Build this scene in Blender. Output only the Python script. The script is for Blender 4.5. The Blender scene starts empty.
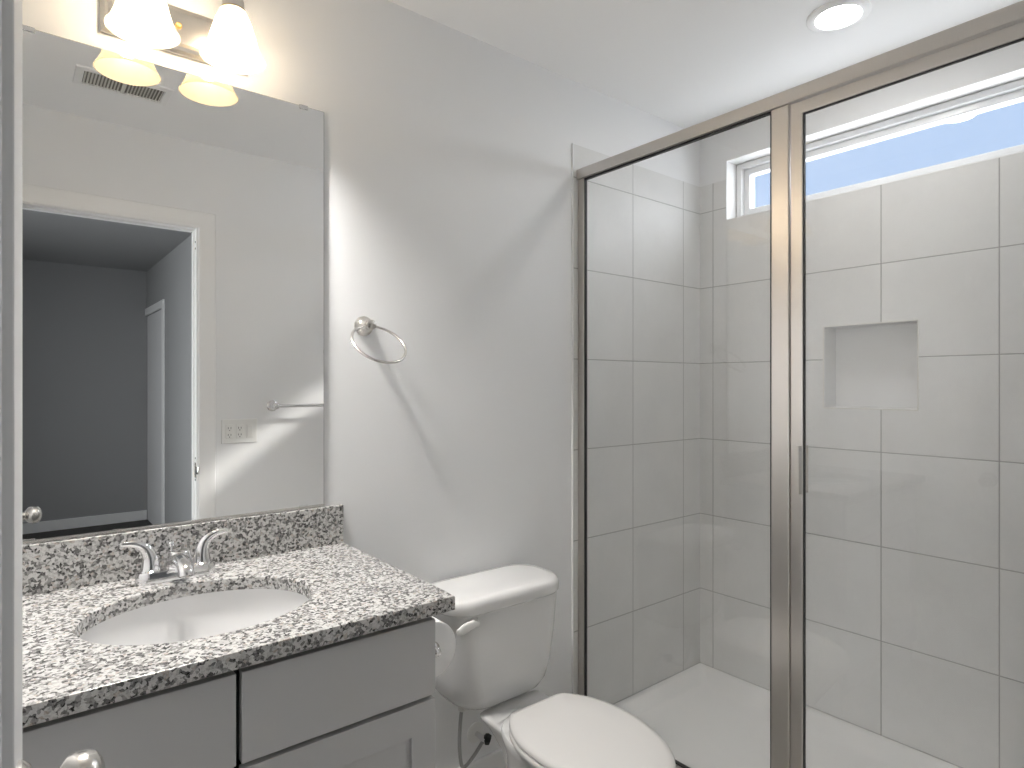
import bpy, bmesh, math, random
from mathutils import Vector, Matrix
PI = math.pi
random.seed(4)
scene = bpy.context.scene
COL = scene.collection

# ------------------------------------------------------------------ camera
cam_data = bpy.data.cameras.new('camera')
cam_data.sensor_width = 36.0
cam_data.lens = 620.4 / 1024 * 36.0
cam_data.shift_y = 1.0 / 1024
cam_data.clip_start = 0.02
cam = bpy.data.objects.new('camera', cam_data)
COL.objects.link(cam)
cam.location = (0.0, -1.627, 1.3238)
cam.rotation_euler = (PI / 2, 0, math.radians(51.03 - 90))
scene.camera = cam

# ------------------------------------------------------------------ world, sun, exposure
world = bpy.data.worlds.new('world')
scene.world = world
world.use_nodes = True
bg = world.node_tree.nodes['Background']
bg.inputs['Color'].default_value = (0.52, 0.70, 1.0, 1)
bg.inputs['Strength'].default_value = 0.68
sun_data = bpy.data.lights.new('sun', 'SUN')
sun_data.energy = 3.2
sun_data.angle = math.radians(3.0)
sun_data.color = (1.0, 0.97, 0.92)
sun = bpy.data.objects.new('sun', sun_data)
COL.objects.link(sun)
sun.rotation_euler = Vector((-1.0, -0.58, -0.72)).to_track_quat('-Z', 'Y').to_euler()
# the bright hazy sky around the sun: a very wide, soft sun
glow_data = bpy.data.lights.new('sky_glow', 'SUN')
glow_data.energy = 12.0
glow_data.angle = math.radians(150)
glow_data.color = (0.95, 0.98, 1.0)
glow = bpy.data.objects.new('sky_glow', glow_data)
COL.objects.link(glow)
glow.rotation_euler = Vector((-1.0, 0.0, -0.1)).to_track_quat('-Z', 'Y').to_euler()
# daylight from the bedroom window at the far west end of the hall
hall_data = bpy.data.lights.new('hall_daylight', 'AREA')
hall_data.shape = 'RECTANGLE'; hall_data.size = 1.4; hall_data.size_y = 1.2
hall_data.energy = 23.0
hall_data.spread = math.radians(105)
hall_data.color = (0.95, 0.98, 1.0)
hall_light = bpy.data.objects.new('hall_daylight', hall_data)
COL.objects.link(hall_light)
hall_light.location = (-2.36, -2.45, 1.15)
hall_light.rotation_euler = Vector((1, 0, 0)).to_track_quat('-Z', 'Z').to_euler()
scene.view_settings.view_transform = 'Standard'
scene.view_settings.look = 'None'
scene.view_settings.exposure = 0.66
scene.view_settings.gamma = 1.0
scene.view_settings.use_curve_mapping = False
scene.cycles.max_bounces = 16
scene.cycles.transparent_max_bounces = 24
scene.cycles.glossy_bounces = 8
scene.cycles.diffuse_bounces = 8
scene.cycles.sample_clamp_indirect = 4.0
# daylight let in through the window opening (light portal, adds no light of its own)
por = bpy.data.lights.new('window_portal', 'AREA')
por.shape = 'RECTANGLE'; por.size = 1.3; por.size_y = 0.3
por.cycles.is_portal = True
po = bpy.data.objects.new('window_portal', por)
COL.objects.link(po)
po.location = (2.56, -0.76, 2.155)
po.rotation_euler = Vector((-1, 0, 0)).to_track_quat('-Z', 'Z').to_euler()

BULB_WATTS = 940.0
DOWNLIGHT = 50.0  # fitting's glow added as fill to brighten the shower and room

# ------------------------------------------------------------------ materials
def new_mat(name):
    m = bpy.data.materials.new(name)
    m.use_nodes = True
    nt = m.node_tree
    return m, nt, nt.nodes['Principled BSDF']

def N(nt, kind, **kw):
    n = nt.nodes.new(kind)
    for k, v in kw.items():
        if k in n.inputs.keys() if isinstance(k, str) else False:
            n.inputs[k].default_value = v
        else:
            setattr(n, k, v)
    return n

def plain(name, col, rough=0.5, metal=0.0, bump=0.0, bscale=200.0, coat=0.0, vary=0.0, vscale=3.0):
    m, nt, p = new_mat(name)
    p.inputs['Base Color'].default_value = (*col, 1)
    p.inputs['Roughness'].default_value = rough
    p.inputs['Metallic'].default_value = metal
    p.inputs['Coat Weight'].default_value = coat
    geo = nt.nodes.new('ShaderNodeNewGeometry')
    if bump:
        n = nt.nodes.new('ShaderNodeTexNoise'); n.inputs['Scale'].default_value = bscale
        nt.links.new(geo.outputs['Position'], n.inputs['Vector'])
        b = nt.nodes.new('ShaderNodeBump'); b.inputs['Strength'].default_value = bump
        b.inputs['Distance'].default_value = 0.002
        nt.links.new(n.outputs['Fac'], b.inputs['Height'])
        nt.links.new(b.outputs['Normal'], p.inputs['Normal'])
    if vary:
        n2 = nt.nodes.new('ShaderNodeTexNoise'); n2.inputs['Scale'].default_value = vscale
        n2.inputs['Detail'].default_value = 4
        nt.links.new(geo.outputs['Position'], n2.inputs['Vector'])
        mr = nt.nodes.new('ShaderNodeMix'); mr.data_type = 'RGBA'
        mr.inputs[6].default_value = (*[c * (1 - vary) for c in col], 1)
        mr.inputs[7].default_value = (*[min(1, c * (1 + vary)) for c in col], 1)
        nt.links.new(n2.outputs['Fac'], mr.inputs[0])
        nt.links.new(mr.outputs[2], p.inputs['Base Color'])
    return m

def math_node(nt, op, a, b=None, c=None):
    n = nt.nodes.new('ShaderNodeMath'); n.operation = op
    for i, v in enumerate((a, b, c)):
        if v is None: continue
        if isinstance(v, (int, float)): n.inputs[i].default_value = v
        else: nt.links.new(v, n.inputs[i])
    return n.outputs[0]

def tile_mat(name, axis, off_h, off_v=0.0878, pitch=0.3328, grout=0.0032, pitch_h=0.3328):
    """large square ceramic tiles with a thin grout joint; axis 0 = runs along x, 1 = runs along y"""
    m, nt, p = new_mat(name)
    geo = nt.nodes.new('ShaderNodeNewGeometry')
    sep = nt.nodes.new('ShaderNodeSeparateXYZ')
    nt.links.new(geo.outputs['Position'], sep.inputs[0])
    cells, lines = [], []
    for out, off, pt in ((sep.outputs[axis], off_h, pitch_h), (sep.outputs[2], off_v, pitch)):
        t = math_node(nt, 'DIVIDE', math_node(nt, 'SUBTRACT', out, off), pt)
        fl = math_node(nt, 'FLOOR', t)
        fr = math_node(nt, 'SUBTRACT', t, fl)
        d = math_node(nt, 'MINIMUM', fr, math_node(nt, 'SUBTRACT', 1.0, fr))
        d = math_node(nt, 'MULTIPLY', d, pt)
        cells.append(fl); lines.append(d)
    dmin = math_node(nt, 'MINIMUM', lines[0], lines[1])
    mr = nt.nodes.new('ShaderNodeMapRange')
    mr.inputs['From Min'].default_value = grout * 0.35; mr.inputs['From Max'].default_value = grout * 0.75
    nt.links.new(dmin, mr.inputs['Value'])
    comb = nt.nodes.new('ShaderNodeCombineXYZ')
    nt.links.new(cells[0], comb.inputs[0]); nt.links.new(cells[1], comb.inputs[1])
    wn = nt.nodes.new('ShaderNodeTexWhiteNoise')
    nt.links.new(comb.outputs[0], wn.inputs['Vector'])
    # cloudy cement look, different on every tile
    add = nt.nodes.new('ShaderNodeVectorMath'); add.operation = 'MULTIPLY_ADD'
    nt.links.new(wn.outputs['Color'], add.inputs[0]); add.inputs[1].default_value = (9, 9, 9)
    nt.links.new(geo.outputs['Position'], add.inputs[2])
    no = nt.nodes.new('ShaderNodeTexNoise'); no.inputs['Scale'].default_value = 4.5
    no.inputs['Detail'].default_value = 6; no.inputs['Roughness'].default_value = 0.55
    nt.links.new(add.outputs[0], no.inputs['Vector'])
    no2 = nt.nodes.new('ShaderNodeTexNoise'); no2.inputs['Scale'].default_value = 60
    no2.inputs['Detail'].default_value = 3
    nt.links.new(add.outputs[0], no2.inputs['Vector'])
    v = math_node(nt, 'MULTIPLY_ADD', no2.outputs['Fac'], 0.25, no.outputs['Fac'])
    v = math_node(nt, 'MULTIPLY_ADD', wn.outputs['Value'], 0.12, v)
    cr = nt.nodes.new('ShaderNodeValToRGB')
    cr.color_ramp.elements[0].position = 0.40; cr.color_ramp.elements[0].color = (0.68, 0.68, 0.67, 1)
    cr.color_ramp.elements[1].position = 0.95; cr.color_ramp.elements[1].color = (0.76, 0.76, 0.75, 1)
    nt.links.new(v, cr.inputs[0])
    mix = nt.nodes.new('ShaderNodeMix'); mix.data_type = 'RGBA'
    mix.inputs[6].default_value = (0.40, 0.395, 0.385, 1)
    nt.links.new(mr.outputs[0], mix.inputs[0]); nt.links.new(cr.outputs[0], mix.inputs[7])
    nt.links.new(mix.outputs[2], p.inputs['Base Color'])
    p.inputs['Roughness'].default_value = 0.42
    b = nt.nodes.new('ShaderNodeBump'); b.inputs['Distance'].default_value = 0.0015; b.inputs['Strength'].default_value = 0.6
    nt.links.new(mr.outputs[0], b.inputs['Height']); nt.links.new(b.outputs['Normal'], p.inputs['Normal'])
    return m

def granite_mat():
    m, nt, p = new_mat('granite_speckled')
    geo = nt.nodes.new('ShaderNodeNewGeometry')
    dn = nt.nodes.new('ShaderNodeTexNoise'); dn.inputs['Scale'].default_value = 130; dn.inputs['Detail'].default_value = 3
    nt.links.new(geo.outputs['Position'], dn.inputs['Vector'])
    dv = nt.nodes.new('ShaderNodeVectorMath'); dv.operation = 'MULTIPLY_ADD'
    nt.links.new(dn.outputs['Color'], dv.inputs[0]); dv.inputs[1].default_value = (0.008, 0.008, 0.008)
    nt.links.new(geo.outputs['Position'], dv.inputs[2])
    def layer(scale, stops, vec):
        vo = nt.nodes.new('ShaderNodeTexVoronoi'); vo.inputs['Scale'].default_value = scale
        nt.links.new(vec, vo.inputs['Vector'])
        sp = nt.nodes.new('ShaderNodeSeparateColor'); nt.links.new(vo.outputs['Color'], sp.inputs[0])
        cr = nt.nodes.new('ShaderNodeValToRGB'); cr.color_ramp.interpolation = 'CONSTANT'
        e = cr.color_ramp.elements
        e[0].position, e[0].color = stops[0][0], (*stops[0][1], 1)
        e[1].position, e[1].color = stops[1][0], (*stops[1][1], 1)
        for pos, c in stops[2:]:
            k = e.new(pos); k.color = (*c, 1)
        nt.links.new(sp.outputs[0], cr.inputs[0])
        return cr.outputs[0], sp.outputs[1]
    a, ar = layer(185, [(0.0, (0.012, 0.012, 0.012)), (0.17, (0.07, 0.069, 0.067)), (0.27, (0.23, 0.225, 0.22)),
                        (0.43, (0.46, 0.455, 0.445)), (0.62, (0.60, 0.595, 0.585)), (0.95, (0.44, 0.39, 0.35))], dv.outputs[0])
    bb, br = layer(380, [(0.0, (0.04, 0.04, 0.04)), (0.2, (0.36, 0.35, 0.34)), (0.45, (0.58, 0.575, 0.565)), (0.8, (0.48, 0.475, 0.465))], dv.outputs[0])
    mix = nt.nodes.new('ShaderNodeMix'); mix.data_type = 'RGBA'; mix.inputs[0].default_value = 0.24
    nt.links.new(a, mix.inputs[6]); nt.links.new(bb, mix.inputs[7])
    nt.links.new(mix.outputs[2], p.inputs['Base Color'])
    p.inputs['Roughness'].default_value = 0.22
    return m

def metal_mat(name, col, rough, brushed=False):
    m, nt, p = new_mat(name)
    p.inputs['Base Color'].default_value = (*col, 1)
    p.inputs['Metallic'].default_value = 1.0
    p.inputs['Roughness'].default_value = rough
    if brushed:
        geo = nt.nodes.new('ShaderNodeNewGeometry')
        mp = nt.nodes.new('ShaderNodeMapping'); mp.inputs['Scale'].default_value = (900, 900, 12)
        nt.links.new(geo.outputs['Position'], mp.inputs['Vector'])
        no = nt.nodes.new('ShaderNodeTexNoise'); no.inputs['Scale'].default_value = 1.0
        nt.links.new(mp.outputs[0], no.inputs['Vector'])
        r = nt.nodes.new('ShaderNodeMapRange'); r.inputs['To Min'].default_value = rough * 0.8; r.inputs['To Max'].default_value = rough * 1.2
        nt.links.new(no.outputs['Fac'], r.inputs['Value']); nt.links.new(r.outputs[0], p.inputs['Roughness'])
    return m

def glass_mat(name, tint=(0.985, 0.985, 0.985), ior=1.5):
    """architectural pane: reflects by Fresnel on both faces, lets light straight through"""
    m = bpy.data.materials.new(name); m.use_nodes = True
    nt = m.node_tree; nt.nodes.clear()
    out = nt.nodes.new('ShaderNodeOutputMaterial')
    tr = nt.nodes.new('ShaderNodeBsdfTransparent'); tr.inputs[0].default_value = (*tint, 1)
    gl = nt.nodes.new('ShaderNodeBsdfGlossy'); gl.inputs['Roughness'].default_value = 0.0
    gl.inputs['Color'].default_value = (0.95, 0.95, 0.95, 1)
    fr = nt.nodes.new('ShaderNodeFresnel'); geo = nt.nodes.new('ShaderNodeNewGeometry')
    i = math_node(nt, 'MULTIPLY_ADD', geo.outputs['Backfacing'], 1.0 / ior - ior, ior)
    nt.links.new(i, fr.inputs['IOR'])
    mx = nt.nodes.new('ShaderNodeMixShader')
    nt.links.new(fr.outputs[0], mx.inputs[0]); nt.links.new(tr.outputs[0], mx.inputs[1]); nt.links.new(gl.outputs[0], mx.inputs[2])
    nt.links.new(mx.outputs[0], out.inputs[0])
    return m

def emit_mat(name, col, strength):
    m = bpy.data.materials.new(name); m.use_nodes = True
    nt = m.node_tree; p = nt.nodes['Principled BSDF']
    p.inputs['Base Color'].default_value = (0.8, 0.8, 0.8, 1)
    p.inputs['Emission Color'].default_value = (*col, 1)
    p.inputs['Emission Strength'].default_value = strength
    return m

def frosted_mat(name, col):
    m = bpy.data.materials.new(name); m.use_nodes = True
    nt = m.node_tree; nt.nodes.clear()
    out = nt.nodes.new('ShaderNodeOutputMaterial')
    tl = nt.nodes.new('ShaderNodeBsdfTranslucent'); tl.inputs[0].default_value = (*col, 1)
    df = nt.nodes.new('ShaderNodeBsdfDiffuse'); df.inputs[0].default_value = (*col, 1)
    tr = nt.nodes.new('ShaderNodeBsdfTransparent'); tr.inputs[0].default_value = (1.0, 0.93, 0.82, 1)
    gl = nt.nodes.new('ShaderNodeBsdfGlossy'); gl.inputs['Roughness'].default_value = 0.25
    m1 = nt.nodes.new('ShaderNodeMixShader'); m1.inputs[0].default_value = 0.6
    nt.links.new(df.outputs[0], m1.inputs[1]); nt.links.new(tl.outputs[0], m1.inputs[2])
    m2 = nt.nodes.new('ShaderNodeMixShader'); m2.inputs[0].default_value = 0.16
    nt.links.new(m1.outputs[0], m2.inputs[1]); nt.links.new(tr.outputs[0], m2.inputs[2])
    m3 = nt.nodes.new('ShaderNodeMixShader'); m3.inputs[0].default_value = 0.05
    nt.links.new(m2.outputs[0], m3.inputs[1]); nt.links.new(gl.outputs[0], m3.inputs[2])
    nt.links.new(m3.outputs[0], out.inputs[0])
    return m

M = {
    'wall': plain('wall_paint_light_grey', (0.82, 0.825, 0.83), 0.55, bump=0.15, bscale=350),
    'ceiling': plain('ceiling_paint_white', (0.93, 0.93, 0.93), 0.8, bump=0.15, bscale=300),
    'trim': plain('trim_paint_white', (0.88, 0.88, 0.875), 0.35),
    'vinyl': plain('window_vinyl_white', (0.80, 0.81, 0.82), 0.3),
    'door': plain('door_paint_white', (0.74, 0.74, 0.745), 0.6),
    'hall_dimmed': plain('hall_paint_dimmed', (0.35, 0.353, 0.355), 0.7, bump=0.1),  # wall paint darkened so its colour carries the unlit hall's dimness
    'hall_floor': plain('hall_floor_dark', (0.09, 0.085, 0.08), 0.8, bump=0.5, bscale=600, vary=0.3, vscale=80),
    'floor': plain('floor_vinyl_grey', (0.60, 0.58, 0.55), 0.4, vary=0.12, vscale=10),
    'cabinet': plain('cabinet_paint_grey', (0.56, 0.56, 0.565), 0.38),
    'gap_shade': plain('gap_shade_dark', (0.012, 0.012, 0.012), 0.8),  # near black, stands for the shade inside narrow gaps
    'porcelain': plain('porcelain_white', (0.74, 0.74, 0.735), 0.08, coat=0.3),
    'seat': plain('toilet_seat_white', (0.71, 0.70, 0.685), 0.18),
    'sink': plain('sink_porcelain', (0.70, 0.70, 0.70), 0.1, coat=0.3),
    'pan': plain('shower_pan_acrylic', (0.80, 0.80, 0.79), 0.25),
    'nickel': metal_mat('brushed_nickel', (0.63, 0.60, 0.57), 0.32, True),
    'nickel_lamp': metal_mat('brushed_nickel_lamp', (0.62, 0.60, 0.57), 0.32),
    'chrome': metal_mat('chrome', (0.82, 0.82, 0.83), 0.07),
    'satin': metal_mat('satin_nickel_knob', (0.72, 0.70, 0.67), 0.22),
    'brass': metal_mat('brass', (0.9, 0.55, 0.2), 0.3),
    'mirror': metal_mat('mirror_silver', (0.96, 0.965, 0.965), 0.0),
    'mirror_edge': plain('mirror_glass_edge', (0.25, 0.28, 0.27), 0.2),
    'gasket': plain('rubber_gasket_black', (0.018, 0.018, 0.018), 0.5),
    'black': plain('plastic_black', (0.03, 0.03, 0.03), 0.4),
    'plastic': plain('plastic_white', (0.80, 0.80, 0.78), 0.3),
    'slot': plain('slot_dark', (0.12, 0.12, 0.12), 0.5),
    'paper': plain('toilet_paper_white', (0.93, 0.93, 0.925), 0.9, bump=0.3, bscale=500),
    'card': plain('cardboard_core', (0.55, 0.52, 0.48), 0.9),
    'hose': plain('braided_hose_grey', (0.42, 0.42, 0.42), 0.4, metal=0.3, bump=0.6, bscale=900),
    'louver': plain('vent_louver_grey', (0.70, 0.69, 0.65), 0.5),
    'duct': plain('vent_duct_grey', (0.26, 0.25, 0.23), 0.7),
    'lens': emit_mat('downlight_lens_lit', (1.0, 0.98, 0.95), DOWNLIGHT),
    'glass': glass_mat('clear_glass'),
    'shade': frosted_mat('frosted_lamp_glass', (0.55, 0.48, 0.35)),
    'bulb': emit_mat('bulb_lit', (1.0, 0.965, 0.925), BULB_WATTS),
    'granite': granite_mat(),
    'tile_x': tile_mat('shower_tile_grey_back', 0, 1.932),
    'tile_y': tile_mat('shower_tile_grey_side', 1, -0.0715, pitch_h=0.3365),
    'niche': plain('niche_tile_grey', (0.73, 0.73, 0.725), 0.4, vary=0.06, vscale=5),
}

# ------------------------------------------------------------------ mesh helpers
def bx(bm, x0, x1, y0, y1, z0, z1):
    vs = [bm.verts.new(p) for p in ((x0, y0, z0), (x1, y0, z0), (x1, y1, z0), (x0, y1, z0),
                                    (x0, y0, z1), (x1, y0, z1), (x1, y1, z1), (x0, y1, z1))]
    for f in ((3, 2, 1, 0), (4, 5, 6, 7), (0, 1, 5, 4), (1, 2, 6, 5), (2, 3, 7, 6), (3, 0, 4, 7)):
        bm.faces.new([vs[i] for i in f])

def box(*a):
    bm = bmesh.new(); bx(bm, *a); return bm

def loft(bm, rings, cap=True, closed=False):
    """rings: lists of points, same count each, bridged in order"""
    R = [[bm.verts.new(p) for p in r] for r in rings]
    n = len(R[0])
    idx = list(range(len(R) - 1))
    for i in idx:
        for j in range(n):
            a, b, c, d = R[i][j], R[i][(j + 1) % n], R[i + 1][(j + 1) % n], R[i + 1][j]
            bm.faces.new((a, b, c, d))
    if closed:
        for j in range(n):
            bm.faces.new((R[-1][j], R[-1][(j + 1) % n], R[0][(j + 1) % n], R[0][j]))
    elif cap:
        bm.faces.new(list(reversed(R[0]))); bm.faces.new(R[-1])
    return R

def frame_axes(d):
    d = Vector(d).normalized()
    up = Vector((0, 0, 1)) if abs(d.z) < 0.95 else Vector((1, 0, 0))
    a = d.cross(up).normalized(); b = d.cross(a).normalized()
    return a, b

def lathe(bm, origin, axis, prof, seg=32, cap=True, closed=False):
    """prof: list of (distance along axis, radius)"""
    o = Vector(origin); d = Vector(axis).normalized(); a, b = frame_axes(d)
    rings = []
    for t, r in prof:
        rings.append([o + d * t + (a * math.cos(2 * PI * k / seg) + b * math.sin(2 * PI * k / seg)) * max(r, 1e-5) for k in range(seg)])
    loft(bm, rings, cap, closed)

def tube(bm, pts, rad, seg=14, closed=False):
    pts = [Vector(p) for p in pts]; n = len(pts)
    rads = rad if isinstance(rad, (list, tuple)) else [rad] * n
    rings = []; pa = None
    for i, p in enumerate(pts):
        if closed: t = pts[(i + 1) % n] - pts[i - 1]
        else: t = pts[min(i + 1, n - 1)] - pts[max(i - 1, 0)]
        t.normalize()
        if pa is None: a, b = frame_axes(t)
        else:
            a = (pa - t * pa.dot(t)).normalized(); b = t.cross(a)
        pa = a
        r = rads[i]
        if not isinstance(r, (list, tuple)): r = (r, r)
        rings.append([p + a * math.cos(2 * PI * k / seg) * r[0] + b * math.sin(2 * PI * k / seg) * r[1] for k in range(seg)])
    loft(bm, rings, cap=not closed, closed=closed)

def spline(ctrl, n=8):
    P = [Vector(c) for c in ctrl]; P = [P[0] * 2 - P[1]] + P + [P[-1] * 2 - P[-2]]
    out = []
    for i in range(1, len(P) - 2):
        for k in range(n):
            t = k / n
            out.append(0.5 * ((2 * P[i]) + (-P[i - 1] + P[i + 1]) * t + (2 * P[i - 1] - 5 * P[i] + 4 * P[i + 1] - P[i + 2]) * t * t
                              + (-P[i - 1] + 3 * P[i] - 3 * P[i + 1] + P[i + 2]) * t ** 3))
    out.append(P[-2]); return out

def rrect(cx, cy, w, d, r, z, seg=6, rf=None):
    """rounded rectangle ring in xy; rf = front (low y) corner radius"""
    rf = r if rf is None else rf
    pts = []
    for sx, sy, a0, rr in ((1, 1, 0, r), (-1, 1, PI / 2, r), (-1, -1, PI, rf), (1, -1, 3 * PI / 2, rf)):
        for k in range(seg + 1):
            a = a0 + PI / 2 * k / seg
            pts.append((cx + sx * (w / 2 - rr) + rr * math.cos(a), cy + sy * (d / 2 - rr) + rr * math.sin(a), z))
    return pts

def ellipse(cx, cy, rx, ry, z, n=64):
    return [(cx + rx * math.cos(2 * PI * k / n), cy + ry * math.sin(2 * PI * k / n), z) for k in range(n)]

def obj(name, bm, mat, parent=None, smooth=30, bevel=0.0, bseg=2, sub=0, recalc=True):
    if recalc: bmesh.ops.recalc_face_normals(bm, faces=bm.faces)
    me = bpy.data.meshes.new(name); bm.to_mesh(me); bm.free()
    me.materials.append(M[mat] if isinstance(mat, str) else mat)
    if smooth:
        for p in me.polygons: p.use_smooth = True
        me.set_sharp_from_angle(angle=math.radians(smooth))
    o = bpy.data.objects.new(name, me); COL.objects.link(o)
    if parent is not None:
        o.parent = parent
        o.matrix_parent_inverse = Matrix.Translation(parent.location).inverted() if parent.type == 'EMPTY' and parent.rotation_euler.z == 0 else Matrix()
    if bevel:
        b = o.modifiers.new('bevel', 'BEVEL'); b.width = bevel; b.segments = bseg; b.limit_method = 'ANGLE'; b.angle_limit = math.radians(35)
        b.harden_normals = False
    if sub:
        s = o.modifiers.new('subdivision', 'SUBSURF'); s.levels = sub; s.render_levels = sub
    return o

def tag(o, label=None, cat=None, group=None, kind=None):
    if label: o['label'] = label
    if cat: o['category'] = cat
    if group: o['group'] = group
    if kind: o['kind'] = kind
    return o

def thing(name, label, cat, loc, group=None, kind=None):
    o = bpy.data.objects.new(name, None); o.empty_display_size = 0.05
    COL.objects.link(o); o.location = loc
    return tag(o, label, cat, group, kind)

def struct(name, bm, mat, label, parent=None, **kw):
    o = obj(name, bm, mat, parent, **kw)
    if parent is None: tag(o, label, name.split('_')[0], kind='structure')
    return o

def grid_boxes(bm, plane, lo, hi, us, zs, holes):
    """a slab split around rectangular holes. plane 'x' (u runs along y) or 'y' (u runs along x); lo/hi = slab thickness range"""
    us = sorted(set(us)); zs = sorted(set(zs))
    def solid(i, j):
        if not (0 <= i < len(us) - 1 and 0 <= j < len(zs) - 1): return False
        uc, zc = (us[i] + us[i + 1]) / 2, (zs[j] + zs[j + 1]) / 2
        return not any(h[0] < uc < h[1] and h[2] < zc < h[3] for h in holes)
    V = {}
    def v(u, d, z):
        k = (round(u, 5), round(d, 5), round(z, 5))
        if k not in V: V[k] = bm.verts.new((d, u, z) if plane == 'x' else (u, d, z))
        return V[k]
    for i in range(len(us) - 1):
        for j in range(len(zs) - 1):
            if not solid(i, j): continue
            u0, u1, z0, z1 = us[i], us[i + 1], zs[j], zs[j + 1]
            for d in (lo, hi):
                bm.faces.new((v(u0, d, z0), v(u1, d, z0), v(u1, d, z1), v(u0, d, z1)))
            if not solid(i - 1, j): bm.faces.new((v(u0, lo, z0), v(u0, hi, z0), v(u0, hi, z1), v(u0, lo, z1)))
            if not solid(i + 1, j): bm.faces.new((v(u1, lo, z0), v(u1, hi, z0), v(u1, hi, z1), v(u1, lo, z1)))
            if not solid(i, j - 1): bm.faces.new((v(u0, lo, z0), v(u0, hi, z0), v(u1, hi, z0), v(u1, lo, z0)))
            if not solid(i, j + 1): bm.faces.new((v(u0, lo, z1), v(u0, hi, z1), v(u1, hi, z1), v(u1, lo, z1)))
    return bm

def ring_frame(bm, plane, d0, d1, u0, u1, z0, z1, w):
    """a rectangular frame of bar width w with mitred corners"""
    def q(u, z, d): return (d, u, z) if plane == 'x' else (u, d, z)
    rings = []
    for (uu0, uu1, zz0, zz1, d) in ((u0, u1, z0, z1, d0), (u0, u1, z0, z1, d1), (u0 + w, u1 - w, z0 + w, z1 - w, d1), (u0 + w, u1 - w, z0 + w, z1 - w, d0)):
        rings.append([q(uu0, zz0, d), q(uu1, zz0, d), q(uu1, zz1, d), q(uu0, zz1, d)])
    loft(bm, rings, cap=False, closed=True)
    return bm

# ------------------------------------------------------------------ room shell
H = 2.44
XE = 2.394           # face of the window wall
XW = -0.13           # face of the wall beside the vanity
YS = -1.524          # face of the door wall
TW = 0.085           # thickness of the door wall
WIN = (-1.385, -0.135, 2.030, 2.287)
NIC = (-0.860, -0.545, 1.237, 1.545)
DO = (-0.088, 0.673, 0.0, 2.053)     # door opening in the door wall
HX = 1.045; HY = -5.40; HW = -2.4      # hall beyond the door

struct('wall_north', box(XW - .1, XE + .15, 0, 0.1, 0, H), 'wall', 'light grey painted wall behind the mirror and toilet', smooth=0)
we = grid_boxes(bmesh.new(), 'x', XE, XE + 0.15, [YS - TW, 0, WIN[0], WIN[1], NIC[0], NIC[1]], [0, H, WIN[2], WIN[3], NIC[2], NIC[3]], [WIN, NIC])
wall_e = struct('wall_east', we, 'wall', 'painted wall above the shower tiles around the high window', smooth=0)
ws = grid_boxes(bmesh.new(), 'y', YS - TW, YS, [HW - .1, XE, DO[0], DO[1]], [0, H, DO[3]], [(DO[0], DO[1], -1, DO[3])])
struct('wall_south', ws, 'wall', 'light grey wall with the doorway, seen in the mirror', smooth=0)
struct('wall_west', box(XW - .1, XW, YS, 0, 0, H), 'wall', 'light grey side wall beside the vanity', smooth=0)
struct('floor', box(XW - .1, XE + .15, YS - TW * .5, 0.1, -0.08, 0), 'floor', 'grey floor of the bathroom', smooth=0)
struct('ceiling', box(XW - .1, XE + .15, YS - TW, 0.1, H, H + 0.1), 'ceiling', 'white ceiling of the bathroom', smooth=0)
struct('ceiling_hall', box(HW - .1, XE + .15, HY - .1, YS - TW, H, H + 0.1), 'hall_dimmed', 'ceiling of the hall with dimness put into its colour, seen in the mirror', smooth=0)  # white ceiling darkened in colour to look unlit
struct('wall_hall_south', box(HW - .1, HX + .1, HY - .1, HY, 0, H), 'hall_dimmed', 'far wall of the hall with dimness put into its colour, seen in the mirror through the doorway', smooth=0)
hd = (HY, -4.550, -1, 2.0)
he = grid_boxes(bmesh.new(), 'x', HX, HX + 0.12, [HY, YS - TW, hd[0], hd[1]], [0, H, hd[3]], [hd])
struct('wall_hall_east', he, 'hall_dimmed', 'side wall of the hall with dimness put into its colour, seen in the mirror', smooth=0)
struct('wall_hall_west', box(HW - .1, HW, HY, YS - TW, 0, H), 'hall_dimmed', 'side wall of the hall out of view', smooth=0)
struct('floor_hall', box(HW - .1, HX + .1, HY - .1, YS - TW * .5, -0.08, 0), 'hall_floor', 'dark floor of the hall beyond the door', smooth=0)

def baseboard(name, x0, x1, y0, y1, label, h=0.12, mat='trim'):
    o = struct(name, box(x0, x1, y0, y1, 0, h), mat, label, bevel=0.004)
    o['category'] = 'baseboard'; return o
baseboard('baseboard_north', 0.68, 1.595, -0.014, 0, 'white baseboard along the wall behind the toilet')
baseboard('baseboard_hall_south', HW, HX, HY, HY + 0.014, 'baseboard along the dimmed far hall wall', 0.095)
baseboard('baseboard_hall_east', HX - 0.014, HX, -4.47, YS - TW, 'baseboard along the dimmed hall side wall', 0.095)
baseboard('baseboard_south', 0.75, 1.59, YS, YS + 0.014, 'white baseboard below the towel bar wall')

# shower tile cladding (8 mm ceramic, part of each wall)
TT = 2.205
tn = obj('tile_cladding', box(1.599, XE, -0.006, 0, 0.0878, TT), 'tile_x', smooth=0)
tn.parent = bpy.data.objects['wall_north']
obj('tile_edge_trim', box(1.596, 1.5995, -0.0075, 0, 0.0878, TT + .002), 'vinyl', bpy.data.objects['wall_north'])
te = grid_boxes(bmesh.new(), 'x', XE - 0.006, XE, [YS, 0, WIN[0], WIN[1], NIC[0], NIC[1]], [0.0878, TT, WIN[2], NIC[2], NIC[3]],
                [(WIN[0], WIN[1], WIN[2], 9), NIC])
obj('tile_cladding', te, 'tile_y', wall_e, smooth=0)
obj('tile_cladding', box(1.599, XE, YS, YS + 0.006, 0.0878, TT), 'tile_x', bpy.data.objects['wall_south'], smooth=0)
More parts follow.
